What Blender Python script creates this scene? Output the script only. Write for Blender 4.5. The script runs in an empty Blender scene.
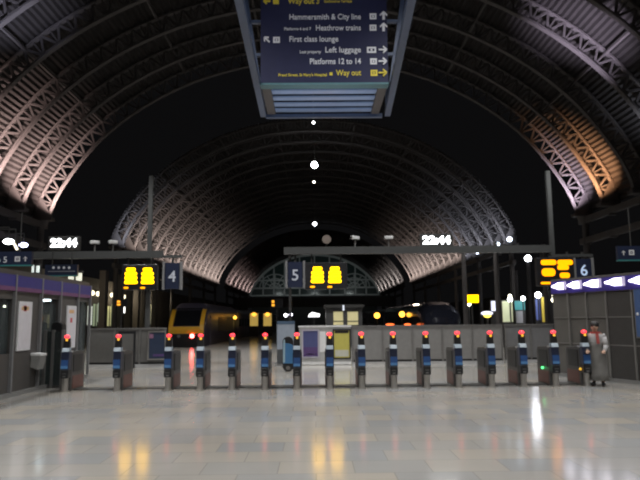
import bpy, bmesh, math, random
from mathutils import Vector, Matrix
random.seed(4)
PI = math.pi
C = bpy.context.scene.collection
SC = bpy.context.scene

# ------------------------------------------------------------------ camera
F = 600.0
CAM = Vector((0, 0, 1.75))
ROT = (Matrix.Rotation(math.radians(-0.55), 3, 'Z') @ Matrix.Rotation(PI/2 + math.atan(80/600), 3, 'X')
       @ Matrix.Rotation(math.radians(-0.55), 3, 'Z'))
cam = bpy.data.cameras.new('camera'); cam.sensor_width = 36; cam.lens = F/640*36; cam.clip_end = 600
co = bpy.data.objects.new('camera', cam); C.objects.link(co)
co.matrix_world = Matrix.Translation(CAM) @ ROT.to_4x4()
SC.camera = co

def at(px, py, Y):
    d = ROT @ Vector(((px-320)/F, (240-py)/F, -1))
    return CAM + d*(Y/d.y)

SC.view_settings.view_transform = 'Standard'
SC.view_settings.look = 'None'
SC.view_settings.exposure = 0.0
SC.view_settings.gamma = 1
SC.view_settings.use_curve_mapping = False
try:
    SC.cycles.use_denoising = True
    SC.cycles.max_bounces = 6
    SC.cycles.filter_width = 2.1
    SC.cycles.sample_clamp_indirect = 6
except Exception:
    pass

# ------------------------------------------------------------------ materials
MATS = {}
def mat(name, col, rough=0.5, metal=0.0, emit=0.0, ecol=None, var=0.15, scale=6.0, spec=0.5, trans=0.0):
    if name in MATS: return MATS[name]
    m = bpy.data.materials.new(name); m.use_nodes = True
    nt = m.node_tree; b = nt.nodes['Principled BSDF']
    b.inputs['Roughness'].default_value = rough
    b.inputs['Metallic'].default_value = metal
    b.inputs['Specular IOR Level'].default_value = spec
    if trans: b.inputs['Transmission Weight'].default_value = trans
    c = (*col, 1)
    if var > 0 and not emit:
        tc = nt.nodes.new('ShaderNodeTexCoord')
        n = nt.nodes.new('ShaderNodeTexNoise'); n.inputs['Scale'].default_value = scale; n.inputs['Detail'].default_value = 4
        nt.links.new(tc.outputs['Object'], n.inputs['Vector'])
        mx = nt.nodes.new('ShaderNodeMix'); mx.data_type = 'RGBA'
        mx.inputs[6].default_value = tuple(x*(1-var) for x in col) + (1,)
        mx.inputs[7].default_value = tuple(min(1, x*(1+var)) for x in col) + (1,)
        nt.links.new(n.outputs['Fac'], mx.inputs[0])
        nt.links.new(mx.outputs[2], b.inputs['Base Color'])
    else:
        b.inputs['Base Color'].default_value = c
    if emit:
        b.inputs['Emission Color'].default_value = (*(ecol or col), 1)
        b.inputs['Emission Strength'].default_value = emit
    MATS[name] = m
    return m

def floor_mat():
    m = bpy.data.materials.new('floor_tiles'); m.use_nodes = True
    nt = m.node_tree; b = nt.nodes['Principled BSDF']
    g = nt.nodes.new('ShaderNodeNewGeometry')
    br = nt.nodes.new('ShaderNodeTexBrick')
    br.inputs['Scale'].default_value = 1.0
    br.inputs['Brick Width'].default_value = 0.9; br.inputs['Row Height'].default_value = 0.6
    br.inputs['Mortar Size'].default_value = 0.006
    br.inputs['Bias'].default_value = 0.0
    br.inputs['Color1'].default_value = (0.43, 0.395, 0.345, 1)
    br.inputs['Color2'].default_value = (0.33, 0.335, 0.34, 1)
    br.inputs['Mortar'].default_value = (0.28, 0.27, 0.25, 1)
    nt.links.new(g.outputs['Position'], br.inputs['Vector'])
    n = nt.nodes.new('ShaderNodeTexNoise'); n.inputs['Scale'].default_value = 0.35; n.inputs['Detail'].default_value = 5
    nt.links.new(g.outputs['Position'], n.inputs['Vector'])
    mx = nt.nodes.new('ShaderNodeMix'); mx.data_type = 'RGBA'; mx.blend_type = 'MULTIPLY'; mx.inputs[0].default_value = 0.55
    rp = nt.nodes.new('ShaderNodeValToRGB')
    rp.color_ramp.elements[0].position = .3; rp.color_ramp.elements[0].color = (.62, .6, .57, 1)
    rp.color_ramp.elements[1].position = .7; rp.color_ramp.elements[1].color = (1, 1, 1, 1)
    nt.links.new(n.outputs['Fac'], rp.inputs[0])
    nt.links.new(br.outputs['Color'], mx.inputs[6]); nt.links.new(rp.outputs[0], mx.inputs[7])
    nt.links.new(mx.outputs[2], b.inputs['Base Color'])
    n2 = nt.nodes.new('ShaderNodeTexNoise'); n2.inputs['Scale'].default_value = 1.3
    nt.links.new(g.outputs['Position'], n2.inputs['Vector'])
    mr = nt.nodes.new('ShaderNodeMapRange'); mr.inputs['To Min'].default_value = .1; mr.inputs['To Max'].default_value = .16
    nt.links.new(n2.outputs['Fac'], mr.inputs[0]); nt.links.new(mr.outputs[0], b.inputs['Roughness'])
    b.inputs['Specular IOR Level'].default_value = 0.5
    bp = nt.nodes.new('ShaderNodeBump'); bp.inputs['Strength'].default_value = .12; bp.inputs['Distance'].default_value = .002
    nt.links.new(br.outputs['Fac'], bp.inputs['Height']); bp.invert = True
    nt.links.new(bp.outputs[0], b.inputs['Normal'])
    return m
M_FLOOR = floor_mat()
STEEL = mat('brushed_steel', (.52, .50, .47), .32, .85)
DSTEEL = mat('dull_steel', (.2, .195, .19), .45, .5)
BLACK = mat('black_plastic', (.012, .012, .014), .4)
DARK = mat('dark_metal', (.035, .034, .033), .5)
GREYP = mat('grey_panel', (.13, .124, .116), .55)
NAVY = mat('navy_sign', (.014, .02, .048), .5, spec=.3)
WHITE = mat('white_paint', (.72, .72, .72), .5)

# ------------------------------------------------------------------ mesh helpers
class MB:
    def __init__(s): s.bm = bmesh.new()
    def box(s, c, d, rz=0, rx=0, ry=0):
        M = Matrix.Translation(c) @ Matrix.Rotation(rz, 4, 'Z') @ Matrix.Rotation(rx, 4, 'X') @ Matrix.Rotation(ry, 4, 'Y') @ Matrix.Diagonal((d[0], d[1], d[2], 1))
        bmesh.ops.create_cube(s.bm, size=1, matrix=M); return s
    def span(s, x0, x1, y0, y1, z0, z1):
        return s.box(((x0+x1)/2, (y0+y1)/2, (z0+z1)/2), (abs(x1-x0), abs(y1-y0), abs(z1-z0)))
    def cyl(s, p0, p1, r0, r1=None, n=14):
        p0 = Vector(p0); p1 = Vector(p1); d = p1-p0
        M = Matrix.Translation((p0+p1)/2) @ d.to_track_quat('Z', 'Y').to_matrix().to_4x4()
        bmesh.ops.create_cone(s.bm, cap_ends=True, segments=n, radius1=r0, radius2=r0 if r1 is None else r1, depth=d.length, matrix=M); return s
    def ball(s, c, r, sc=(1, 1, 1), n=14):
        M = Matrix.Translation(c) @ Matrix.Diagonal((*sc, 1))
        bmesh.ops.create_uvsphere(s.bm, u_segments=n, v_segments=max(6, n*2//3), radius=r, matrix=M); return s
    def bar(s, p0, p1, w, t):       # square bar between two points
        p0 = Vector(p0); p1 = Vector(p1); d = p1-p0
        M = Matrix.Translation((p0+p1)/2) @ d.to_track_quat('Z', 'Y').to_matrix().to_4x4() @ Matrix.Diagonal((w, t, d.length, 1))
        bmesh.ops.create_cube(s.bm, size=1, matrix=M); return s
    def prism(s, pts, axis, a0, a1):   # outline in the plane perpendicular to axis, extruded a0..a1
        def P(u, v, a): return {'x': (a, u, v), 'y': (u, a, v), 'z': (u, v, a)}[axis]
        f0 = [s.bm.verts.new(P(u, v, a0)) for u, v in pts]; f1 = [s.bm.verts.new(P(u, v, a1)) for u, v in pts]
        n = len(pts)
        s.bm.faces.new(f0); s.bm.faces.new(f1[::-1])
        for i in range(n): s.bm.faces.new((f0[i], f1[i], f1[(i+1) % n], f0[(i+1) % n]))
        bmesh.ops.recalc_face_normals(s.bm, faces=s.bm.faces[:]); return s
    def loft(s, rings, cap=True):
        vs = [[s.bm.verts.new(p) for p in r] for r in rings]
        n = len(rings[0])
        for a, b in zip(vs, vs[1:]):
            for i in range(n): s.bm.faces.new((a[i], a[(i+1) % n], b[(i+1) % n], b[i]))
        if cap: s.bm.faces.new(vs[0]); s.bm.faces.new(vs[-1][::-1])
        bmesh.ops.recalc_face_normals(s.bm, faces=s.bm.faces[:]); return s
    def build(s, name, m, parent=None, bevel=0, smooth=False, loc=None):
        me = bpy.data.meshes.new(name); s.bm.to_mesh(me); s.bm.free()
        me.materials.append(m)
        if smooth:
            for p in me.polygons: p.use_smooth = True
        o = bpy.data.objects.new(name, me); C.objects.link(o)
        if parent: o.parent = parent
        if loc is not None: o.location = loc
        if bevel:
            b = o.modifiers.new('bevel', 'BEVEL'); b.width = bevel; b.segments = 2; b.limit_method = 'ANGLE'
        return o

def thing(name, label, cat, loc=(0, 0, 0), rz=0, group=None):
    o = bpy.data.objects.new(name, None); C.objects.link(o); o.empty_display_size = .2
    o.location = loc; o.rotation_euler = (0, 0, rz)
    o['label'] = label; o['category'] = cat
    if group: o['group'] = group
    return o
def tag(o, label, cat, group=None):
    o['label'] = label; o['category'] = cat
    if group: o['group'] = group
    return o
def struct(o):
    o['kind'] = 'structure'; return o
def dup(root, loc, label, rz=None):
    r = root.copy(); C.objects.link(r); r.location = loc
    if rz is not None: r.rotation_euler = (0, 0, rz)
    r['label'] = label
    for ch in list(root.children):
        c = ch.copy(); C.objects.link(c); c.parent = r
        for g in list(ch.children):
            d = g.copy(); C.objects.link(d); d.parent = c
    return r

def text_bm(body, size, align='LEFT', depth=.004, bold=.009):
    cu = bpy.data.curves.new('lettering', 'FONT'); cu.body = body; cu.size = size; cu.align_x = align; cu.align_y = 'CENTER'
    cu.extrude = depth; cu.resolution_u = 3; cu.offset = size*bold
    o = bpy.data.objects.new('lettering', cu); C.objects.link(o)
    bpy.context.view_layer.update()
    me = bpy.data.meshes.new_from_object(o.evaluated_get(bpy.context.evaluated_depsgraph_get()))
    bpy.data.objects.remove(o); bpy.data.curves.remove(cu)
    mb = MB(); mb.bm.from_mesh(me); bpy.data.meshes.remove(me)
    return mb
def text(body, size, pos, m, parent, align='LEFT', name='lettering', width=None):
    """lettering that faces the camera side (-Y), anchored at pos"""
    mb = text_bm(body, size, align)
    if width:
        xs = [v.co.x for v in mb.bm.verts]; w = max(xs)-min(xs)
        for v in mb.bm.verts: v.co.x *= width/w
    mb.bm.transform(Matrix.Rotation(PI/2, 4, 'X'))
    mb.bm.transform(Matrix.Translation(pos))
    return mb.build(name, m, parent)

def lamp(kind, name, loc, energy, col=(1, 1, 1), target=None, size=.2, angle=120, blend=.6):
    l = bpy.data.lights.new(name, kind); l.energy = energy; l.color = col
    if kind == 'SPOT': l.spot_size = math.radians(angle); l.spot_blend = blend; l.shadow_soft_size = size
    elif kind == 'POINT': l.shadow_soft_size = size
    elif kind == 'AREA': l.size = size
    o = bpy.data.objects.new(name, l); C.objects.link(o); o.location = loc
    if target is not None: o.rotation_euler = (Vector(target)-Vector(loc)).to_track_quat('-Z', 'Y').to_euler()
    return o

# ------------------------------------------------------------------ world: night
w = bpy.data.worlds.new('night'); SC.world = w; w.use_nodes = True
bg = w.node_tree.nodes['Background']; bg.inputs[0].default_value = (.95, .93, 1, 1); bg.inputs[1].default_value = .0038

# ------------------------------------------------------------------ floor with two track pits
PIT0 = 41.0
fb = MB()
for x0, x1, y0, y1 in ((-40, 40, -8, PIT0), (-40, -10.95, PIT0, 170), (-7.72, 7.05, PIT0, 170), (10.25, 40, PIT0, 170)):
    fb.span(x0, x1, y0, y1, -.15, 0)
struct(fb.build('floor', M_FLOOR))
BALLAST = mat('ballast', (.05, .045, .04), .9, var=.5, scale=3)
tb = MB()
for x0, x1 in ((-10.95, -7.72), (7.05, 10.25)): tb.span(x0, x1, PIT0, 170, -1.3, -1.1)
struct(tb.build('ground', BALLAST))
pw = MB()
for x in (-10.95, -7.72, 7.05, 10.25): pw.span(x-.04, x+.04, PIT0, 170, -1.1, -.15)
struct(pw.build('trim_1', DARK))
ts = MB(); ts.span(-6.6, 7.35, 16.05, 16.5, 0, .03)
struct(ts.build('trim_2', mat('threshold', (.06, .058, .055), .5)))

# ------------------------------------------------------------------ arched roof
HALF = [(14.7, 7.5), (14.62, 8.0), (14.3, 8.8), (13.75, 9.75), (13.1, 10.7), (12.1, 11.9), (10.7, 13.15), (9.0, 14.3), (7, 15.3), (5, 15.98), (3, 16.4), (0, 16.6)]
def profile(off, step):
    pts = [Vector(p) for p in HALF]
    full = pts + [Vector((-p.x, p.y)) for p in pts[-2::-1]]
    fine = []
    n = len(full)
    for i in range(n-1):
        p0 = full[max(0, i-1)]; p1 = full[i]; p2 = full[i+1]; p3 = full[min(n-1, i+2)]
        for k in range(24):
            t = k/24
            fine.append(.5*((2*p1)+(p2-p0)*t+(2*p0-5*p1+4*p2-p3)*t*t+(3*p1-p0-3*p2+p3)*t**3))
    fine.append(full[-1])
    L = [0]
    for a, b in zip(fine, fine[1:]): L.append(L[-1]+(b-a).length)
    N = int(L[-1]/step); out = []; j = 0
    for k in range(N+1):
        s = L[-1]*k/N
        while j < len(L)-2 and L[j+1] < s: j += 1
        t = (s-L[j])/(L[j+1]-L[j]); p = fine[j].lerp(fine[j+1], t)
        a = fine[max(0, j-3)]; b = fine[min(len(fine)-1, j+4)]
        tg = (b-a).normalized(); nrm = Vector((tg.y, -tg.x))
        if nrm.dot(p-Vector((0, 4))) < 0: nrm = -nrm
        o = off(k) if callable(off) else off
        out.append(p+nrm*o)
    return out
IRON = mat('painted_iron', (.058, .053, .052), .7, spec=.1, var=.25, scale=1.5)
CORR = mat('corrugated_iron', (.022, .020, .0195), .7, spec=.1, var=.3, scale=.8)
RD = .78
def rib_mesh(step=2, fl=.09, wd0=.1):
    mb = MB()
    A = profile(0, .4); B = profile(RD, .4)
    for P, h in ((A, fl), (B, .07)):
        rings = []
        for i, p in enumerate(P):
            q = (P[min(i+1, len(P)-1)]-P[max(i-1, 0)]).normalized(); n = Vector((q.y, -q.x))*h/2
            rings.append([(p.x+n.x, -.12, p.y+n.y), (p.x+n.x, .12, p.y+n.y), (p.x-n.x, .12, p.y-n.y), (p.x-n.x, -.12, p.y-n.y)])
        mb.loft(rings)
    for i in range(0, len(A)-step, step):
        a0, a1, b0 = A[i], A[i+step], B[i]
        for p, q, wd in ((a0, B[i+step//2], wd0), (B[i+step//2], a1, wd0), (a0, b0, .07)):
            mb.bar((p.x, 0, p.y), (q.x, 0, q.y), .06, wd)
    for s in (1, -1):         # cast foot of the rib, widening on to the column head
        mb.prism([(s*14.55, 7.5), (s*15.6, 7.5), (s*15.45, 8.4), (s*15.3, 8.9), (s*14.95, 8.3)], 'y', -.1, .1)
        mb.box((s*15.1, 0, 7.42), (1.2, .5, .16))
    return mb
RIB0 = rib_mesh().build('roof_rib', IRON); struct(RIB0)
RIBFAR = rib_mesh(4, .14, .075).build('roof_rib', IRON); struct(RIBFAR)
PITCH = .24
def corr(k):   # corrugated profile, four samples per wave
    return RD+.09+.05*(0, 1, 0, -1)[k % 4]
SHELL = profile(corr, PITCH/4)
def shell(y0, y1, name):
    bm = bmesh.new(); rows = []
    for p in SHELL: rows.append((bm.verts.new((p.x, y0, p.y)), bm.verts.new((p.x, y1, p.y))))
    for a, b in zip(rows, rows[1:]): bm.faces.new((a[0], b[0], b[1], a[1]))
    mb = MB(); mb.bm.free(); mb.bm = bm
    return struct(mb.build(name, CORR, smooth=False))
SECTIONS = [(33.0, 8, -1), (45.8, 16, 1), (104.0, 11, 1)]
RIBS = []
for n, (ystart, cnt, dr) in enumerate(SECTIONS):
    ys = [ystart+dr*3.05*i for i in range(cnt)]
    for y in ys:
        src = RIB0 if n == 0 else RIBFAR
        if not src.get('used'): o = src; o['used'] = 1
        else: o = src.copy(); C.objects.link(o)
        o.location = (0, y, 0)
    RIBS.append(ys)
    lo, hi = min(ys), max(ys)
    shell(lo-.3, hi+.3, 'ceiling' if n == 0 else 'ceiling_%d' % (n+1))
    for k, (a, b) in enumerate(((15.15, 7.1), (15.15, 5.95))):
        for s in (1, -1):
            mb = MB(); mb.span(s*a-.12, s*a+.12, lo-.6, hi+.6, b-.12, b+.2)
            for y in ys: mb.span(s*a-.2, s*a+.2, y-.1, y+.1, b-.2, b-.12)
            struct(mb.build('roof_beam', IRON))
    # purlins under the sheeting
    for t in (.16, .3, .42, .58, .7, .84):
        P = profile(RD-.1, .4); p = P[int(t*(len(P)-1))]
        struct(MB().span(p.x-.05, p.x+.05, lo, hi, p.y-.06, p.y+.06).build('purlin_beam', IRON))
    # columns under every third rib and under the section ends
    for i, y in enumerate(ys):
        if i % 3 == 0 or i == len(ys)-1:
            for s in (1, -1):
                mb = MB(); x = s*15.15
                mb.cyl((x, y, .5), (x, y, 7.0), .2, .17, 16).cyl((x, y, 0), (x, y, .5), .34, .26, 8).cyl((x, y, 6.9), (x, y, 7.34), .2, .42, 16)
                struct(mb.build('column', IRON))

# gable screen at the far end
GY = 140.0
P = profile(.3, 1.0)
struct(MB().prism([(p.x, p.y) for p in P], 'y', GY+.3, GY+.4).build('window_1', mat('night_glass', (.03, .045, .045), .15, spec=.6)))
mb = MB()
for a, b in zip(P, P[1:]): mb.bar((a.x, GY, a.y), (b.x, GY, b.y), .5, .5)
def top(x):
    for a, b in zip(P, P[1:]):
        if min(a.x, b.x) <= x <= max(a.x, b.x): return a.y+(b.y-a.y)*(x-a.x)/(b.x-a.x+1e-9)
    return 7.5
for x in (-12, -9.5, -7, -3.5, 0, 3.5, 7, 9.5, 12): mb.bar((x, GY, 7.3), (x, GY, top(x)), .3, .3)
for z in (7.5, 9.2, 11.0):
    xm = max(p.x for p in P if p.y >= z)
    mb.bar((-xm, GY, z), (xm, GY, z), .3, .35)
for cx in (-9.2, 0, 9.2):                     # scrolled fan tracery
    for r in (1.3, 2.5, 3.6):
        pr = None
        for k in range(13):
            a = PI*k/12; q = (cx+r*math.cos(a), GY-.1, 9.2+r*math.sin(a)*.9)
            if pr and q[2] < top(q[0]) and pr[2] < top(pr[0]): mb.bar(pr, q, .22, .22)
            pr = q
    for k in range(1, 6):
        a = PI*k/6; q = (cx+3.6*math.cos(a), GY-.1, 9.2+3.2*math.sin(a))
        if q[2] < top(q[0]): mb.bar((cx, GY-.1, 9.2), q, .2, .2)
struct(mb.build('trim_3', mat('screen_iron', (.34, .36, .36), .5)))
struct(MB().span(-15.5, 15.5, 150, 150.4, 0, 7.3).build('wall_back', mat('far_wall', (.05, .05, .05), .8)))
fbz = MB(); fbz.span(-15.5, 15.5, 117, 119, 4.3, 6.2)
for x in range(-15, 16, 3): fbz.span(x-.1, x+.1, 116.8, 117, 4.2, 6.3)
struct(fbz.build('beam_footbridge', DARK))

# ------------------------------------------------------------------ uplights on the ribs
UPL = mat('uplight_glass', (1, 1, 1), .3, emit=60, ecol=(.85, .92, 1))
up_proto = None
def rib_light(side, y, e, col, angle=100, z=7.1, x=13.5):
    lamp('SPOT', 'rib_spot', (side*x, y-1.25, z), e*22, col, (side*(x+.95), y+.15, z+2.5), .06, angle, 1.0)
PINK = (1, .74, .68); WARM = (1, .83, .74); COOL = (.78, .84, 1); LAV = (.85, .76, 1)
for i, y in enumerate(RIBS[0]):
    if i < 4: rib_light(-1, y, (260, 210, 190, 200)[i]*1.35, PINK, 74)
rib_light(1, 33.0, 250, (.95, .8, 1), 72); rib_light(1, 29.95, 290, (1, .5, .24), 72)
rib_light(1, 23.85, 70, COOL, 60)
for i, y in enumerate(RIBS[1]):
    rib_light(-1, y, 50 if i == 0 else 66+6*i, COOL if i == 0 else WARM)
    rib_light(1, y, 46 if i < 4 else 60+6*i, COOL if i < 5 else WARM)
for i, y in enumerate(RIBS[2]):
    if i % 2 == 0: rib_light(-1, y, 190, (1, .76, .72), 72); rib_light(1, y, 180, (1, .93, .88), 72)

# lavender spill from the concourse on the nearest bays
lamp('SPOT', 'concourse_uplight', (9.5, 18.5, 5.0), 24000, LAV, (11.2, 23.4, 13.4), .2, 29, 1)
lamp('SPOT', 'concourse_uplight', (-9.5, 17, 5.0), 9500, (.74, .76, 1), (-11.3, 21.5, 13.2), .2, 27, 1)

# ------------------------------------------------------------------ concourse downlights (above and behind the frame)
for x in (-9, -3, 3, 9):
    for y, e in ((1, 950), (8, 950), (15, 880), (22, 1100), (29, 1100), (36, 900)):
        lamp('SPOT', 'concourse_downlight', (x, y, 9.5), e*1.3, (1, .995, .975), (x, y+.6, 0), .35, 125, .8)

# ------------------------------------------------------------------ ticket gates
RED = mat('red_lamp', (1, .05, .06), .3, emit=2.2, ecol=(1, .04, .06))
GREENL = mat('green_lamp', (.1, .9, .25), .3, emit=2.5)
AMBERL = mat('amber_lamp', (1, .6, .05), .3, emit=.7, ecol=(1, .5, .05))
BLUEP = mat('blue_print', (.025, .075, .22), .35)
BLUEL = mat('light_blue_print', (.08, .2, .4), .35)
DNAVY = mat('dark_blue_print', (.02, .025, .05), .3)
PAD = mat('reader_pad', (.3, .36, .42), .35)
REDP = mat('dull_red_panel', (.13, .055, .045), .45)
def make_gate():
    g = thing('ticket_gate', 'x', 'ticket gate', (0, 0, 0), 0, 'ticket gates across the platform entrance')
    MB().cyl((0, 0, 0), (0, 0, .34), .075, n=20).cyl((0, 0, 0), (0, 0, .025), .11, n=20).build('front_post', STEEL, g)
    o = MB().span(-.098, .098, -.1, .1, .34, .55).build('ticket_unit', BLACK, g, .015)
    MB().span(-.05, .05, -.11, -.098, .45, .465).span(-.035, .035, -.112, -.098, .37, .405).build('ticket_slot', DSTEEL, o)
    MB().prism([(-.1, .55), (.1, .55), (.1, 1.0), (-.08, 1.0)], 'x', -.098, .098).build('display_panel', DNAVY, g, .01)
    p = MB().prism([(-.112, .58), (-.106, .58), (-.096, .80), (-.102, .80)], 'x', -.088, .088).build('printed_panel', BLUEP, g)
    MB().prism([(-.1155, .582), (-.1115, .582), (-.107, .65), (-.111, .65)], 'x', -.086, .086).build('light_strip', BLUEL, p)
    MB().prism([(-.11, 1.0), (.08, 1.0), (.08, 1.1), (-.06, 1.1)], 'x', -.09, .09).build('reader_pad', PAD, g, .012)
    h = MB().prism([(-.085, 1.1), (.085, 1.1), (.075, 1.34), (-.075, 1.34)], 'y', -.045, .075).build('indicator_head', BLACK, g, .015)
    MB().ball((0, -.01, 1.385), .07, (1.0, .7, .68)).build('red_lamp', RED, h, smooth=True)
    MB().cyl((.01, -.043, 1.305), (.01, -.052, 1.305), .034, n=12).build('amber_lamp', AMBERL, h)
    bd = MB().prism([(.1, 0), (1.0, 0), (1.0, .86), (.92, .98), (.3, 1.02), (.1, .98)], 'x', -.1, .1).build('cabinet', mat('gate_cabinet', (.085, .082, .08), .4, .4), g, .025)
    for k in (-1, 1): MB().span(k*.104-.004, k*.104+.004, .2, .92, .06, .38).build('lower_panel', REDP, bd)
    for k in (-1, 1): MB().span(k*.108-.008, k*.108+.008, .2, .8, .48, .92).build('paddle', BLACK, g, .005)
    return g
G0 = make_gate()
GX = [65, 117, 168, 200, 232, 265, 297, 330, 362, 394, 427, 459, 492, 524, 556, 587]
ORD = ['first', 'second', 'third', 'fourth', 'fifth', 'sixth', 'seventh', 'eighth']
GL = ['leftmost ticket gate with red light, beside the dark glass screen',
      'second ticket gate from the left, standing before the black hoop frame',
      'third ticket gate from the left, in front of the blue poster end',
      'fourth ticket gate from the left, in front of the yellow train nose',
      'fifth ticket gate from the left, right of the yellow train nose',
      'sixth ticket gate from the left, left of the pale blue board',
      'seventh ticket gate from the left, against the purple poster edge',
      'eighth ticket gate from the left, just left of the yellow timetable',
      'ninth ticket gate from the left, just right of the yellow timetable',
      'seventh ticket gate from the right, before the plain grey barrier',
      'sixth ticket gate from the right, under the black train nose',
      'fifth ticket gate from the right, right of the black train nose',
      'fourth ticket gate from the right, below the small round lamp sign',
      'third ticket gate from the right, left of the floor streak of the lamp',
      'second ticket gate from the right, with a small green side lamp',
      'rightmost ticket gate with an amber side lamp, beside the person']
GATES = []
for i, px in enumerate(GX):
    p = at(px, 388-5*(px-65)/522, 15.7); loc = (p.x, 15.7, 0)
    if i == 0: G0.location = loc; G0['label'] = GL[0]; g = G0
    else: g = dup(G0, loc, GL[i])
    GATES.append(g)
MB().ball((-.14, .5, .44), .035).build('side_lamp', GREENL, GATES[14], smooth=True)['label'] = 'green side lamp'
MB().ball((-.12, .06, .43), .035).build('side_lamp', AMBERL, GATES[15], smooth=True)['label'] = 'amber side lamp'

# ------------------------------------------------------------------ barrier line behind the gates (Y = 24)
BY = 24.0
def xat(px, Y, py=345): return at(px, py, Y).x
def zat(px, py, Y): return at(px, py, Y).z
BARR = mat('barrier_grey', (.21, .205, .2), .5)
BARD = mat('barrier_dark', (.15, .15, .155), .5)
def barrier(px0, px1, label, m, Y=BY, h=1.45, posts=4):
    x0, x1 = xat(px0, Y), xat(px1, Y)
    t = thing('platform_barrier', label, 'barrier', ((x0+x1)/2, Y, 0)); w_ = (x1-x0)/2
    MB().span(-w_, w_, 0, .1, .18, h).build('panel', m, t)
    MB().span(-w_, w_, -.03, .13, h, h+.06).build('top_rail', DSTEEL, t)
    MB().span(-w_, w_, -.02, .12, 0, .1).build('kick_plate', mat('kick', (.4, .4, .4), .5), t)
    MB().span(-w_, w_, .02, .08, .1, .18).build('shadow_gap', BLACK, t)
    for k in range(posts):
        x = -w_+.03+(2*w_-.06)*k/(posts-1)
        MB().span(x-.03, x+.03, -.025, .125, .1, h).build('post', DSTEEL, t)
    return t
barrier(88, 166, 'dark grey barrier panel at left, behind the second ticket gate', mat('barrier_left', (.12, .117, .112), .5), Y=24, posts=4)
barrier(352, 503, 'long plain grey barrier under the black train nose', BARR, posts=6)
barrier(505, 557, 'short dark grey barrier meeting the right-hand wall', BARD, Y=24.4, posts=3)
# white unit with posters
x0, x1 = xat(299, BY), xat(351, BY)
t = thing('poster_unit', 'white low screen carrying the purple poster and the yellow timetable', 'screen', ((x0+x1)/2, BY, 0)); w_ = (x1-x0)/2
PALE = mat('pale_panel', (.42, .42, .41), .45)
MB().span(-w_, w_, 0, .12, .12, 1.47).build('panel', PALE, t, .01)
MB().span(-w_-.02, w_+.02, -.04, .15, 1.47, 1.53).build('top_rail', WHITE, t)
MB().span(-w_, w_, -.03, .13, .02, .12).build('kick_plate', WHITE, t)
MB().span(-w_+.82, -w_+1.05, -.012, 0, .5, 1.3).build('side_panel', WHITE, t)
def poster(px0, px1, py0, py1, Y, label, frame_m, face_m, cat='poster', stripes=()):
    a = at(px0, py1, Y); b = at(px1, py0, Y)
    t = thing('framed_poster', label, cat, ((a.x+b.x)/2, Y, a.z)); w_ = (b.x-a.x)/2; h = b.z-a.z
    fr = MB()
    fr.span(-w_, w_, -.04, -.002, 0, .05).span(-w_, w_, -.04, -.002, h-.05, h).span(-w_, -w_+.05, -.04, -.002, .05, h-.05).span(w_-.05, w_, -.04, -.002, .05, h-.05)
    fr.build('frame', frame_m, t)
    MB().span(-w_+.05, w_-.05, -.02, -.002, .05, h-.05).build('sheet', face_m, t)
    for (u0, u1, v0, v1, m) in stripes:
        MB().span(-w_+u0*2*w_, -w_+u1*2*w_, -.024, -.02, v0*h, v1*h).build('print', m, t)
    return t
PURP = mat('purple_blue_print', (.07, .08, .2), .4)
PUR2 = mat('deep_purple_print', (.09, .05, .16), .4)
poster(302, 319, 329.5, 358, BY, 'purple-blue framed poster on the white low screen', mat('lilac_frame', (.45, .42, .5), .5), PURP, stripes=((.08, .92, .06, .38, PUR2), (.3, .75, .12, .15, WHITE)))
YEL = mat('timetable_yellow', (.5, .45, .1), .5)
poster(333, 350.5, 329, 359, BY, 'yellow timetable sheet in a black frame', BLACK, YEL, 'timetable', stripes=((.12, .88, .86, .95, BLACK), (.12, .88, .08, .3, mat('pale_print', (.5, .5, .42), .5))))
poster(147.5, 166.5, 331, 360, BY-.03, 'dark blue poster in a silver frame on the left barrier', STEEL, mat('blue_poster', (.025, .038, .075), .4), stripes=((.05, .3, .75, .9, mat('mauve_print', (.25, .12, .2), .5)), (.3, .9, .12, .2, PUR2)))
# black hoop frame before the left barrier
a = at(117.5, 362, 23.2); b = at(135.5, 331, 23.2)
hp = MB()
hp.span(a.x, a.x+.07, 23.2, 23.27, 0, b.z).span(b.x-.07, b.x, 23.2, 23.27, 0, b.z).span(a.x+.07, b.x-.07, 23.2, 23.27, b.z-.1, b.z)
tag(hp.build('hoop_frame', BLACK), 'black square hoop frame standing before the left barrier', 'frame')
# pale blue information board and blue rounded help point
a = at(277, 362, 24.0); b = at(294.5, 321, 24.0)
t = thing('information_board', 'pale blue-grey freestanding board left of the white low screen', 'board', ((a.x+b.x)/2, 24.0, 0)); w_ = (b.x-a.x)/2
MB().span(-w_, w_, 0, .12, .62, b.z-.12).build('face_panel', mat('pale_blue', (.26, .30, .36), .45), t)
MB().span(-w_, w_, -.01, .13, b.z-.12, b.z).build('header', mat('slate_blue', (.06, .1, .16), .4), t)
MB().span(-w_, w_, .0, .12, 0.05, .62).build('lower_panel', mat('slate_dark', (.06, .065, .07), .5), t)
MB().span(-w_-.03, w_+.03, -.1, .22, 0, .05).build('foot', DSTEEL, t)
a = at(288, 370.5, 21.0)
t = thing('help_point', 'rounded blue and black post behind the gates, before the pale blue board', 'help point', (a.x, 21.0, 0))
def capsule(w_, z0, z1, y0, y1):
    pts = []
    for k in range(11): q = PI*k/10; pts.append((w_*math.cos(q), z1-w_+w_*math.sin(q)))
    for k in range(11): q = PI+PI*k/10; pts.append((w_*math.cos(q), z0+w_+w_*math.sin(q)))
    return MB().prism(pts, 'y', y0, y1)
capsule(.185, .0, 1.2, -.02, .2).build('body', BLACK, t, .02)
MB().prism([(-.165, .28), (.165, .28), (.175, .9), (.08, .95), (-.175, .98)], 'y', -.045, -.02).build('front_panel', mat('help_blue', (.05, .16, .33), .35), t, .01)
MB().prism([(-.17, .32), (-.1, .32), (-.1, 1.1), (-.15, 1.08)], 'y', -.055, -.045).build('edge_strip', mat('pale_cyan', (.3, .42, .48), .35), t)
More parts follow.
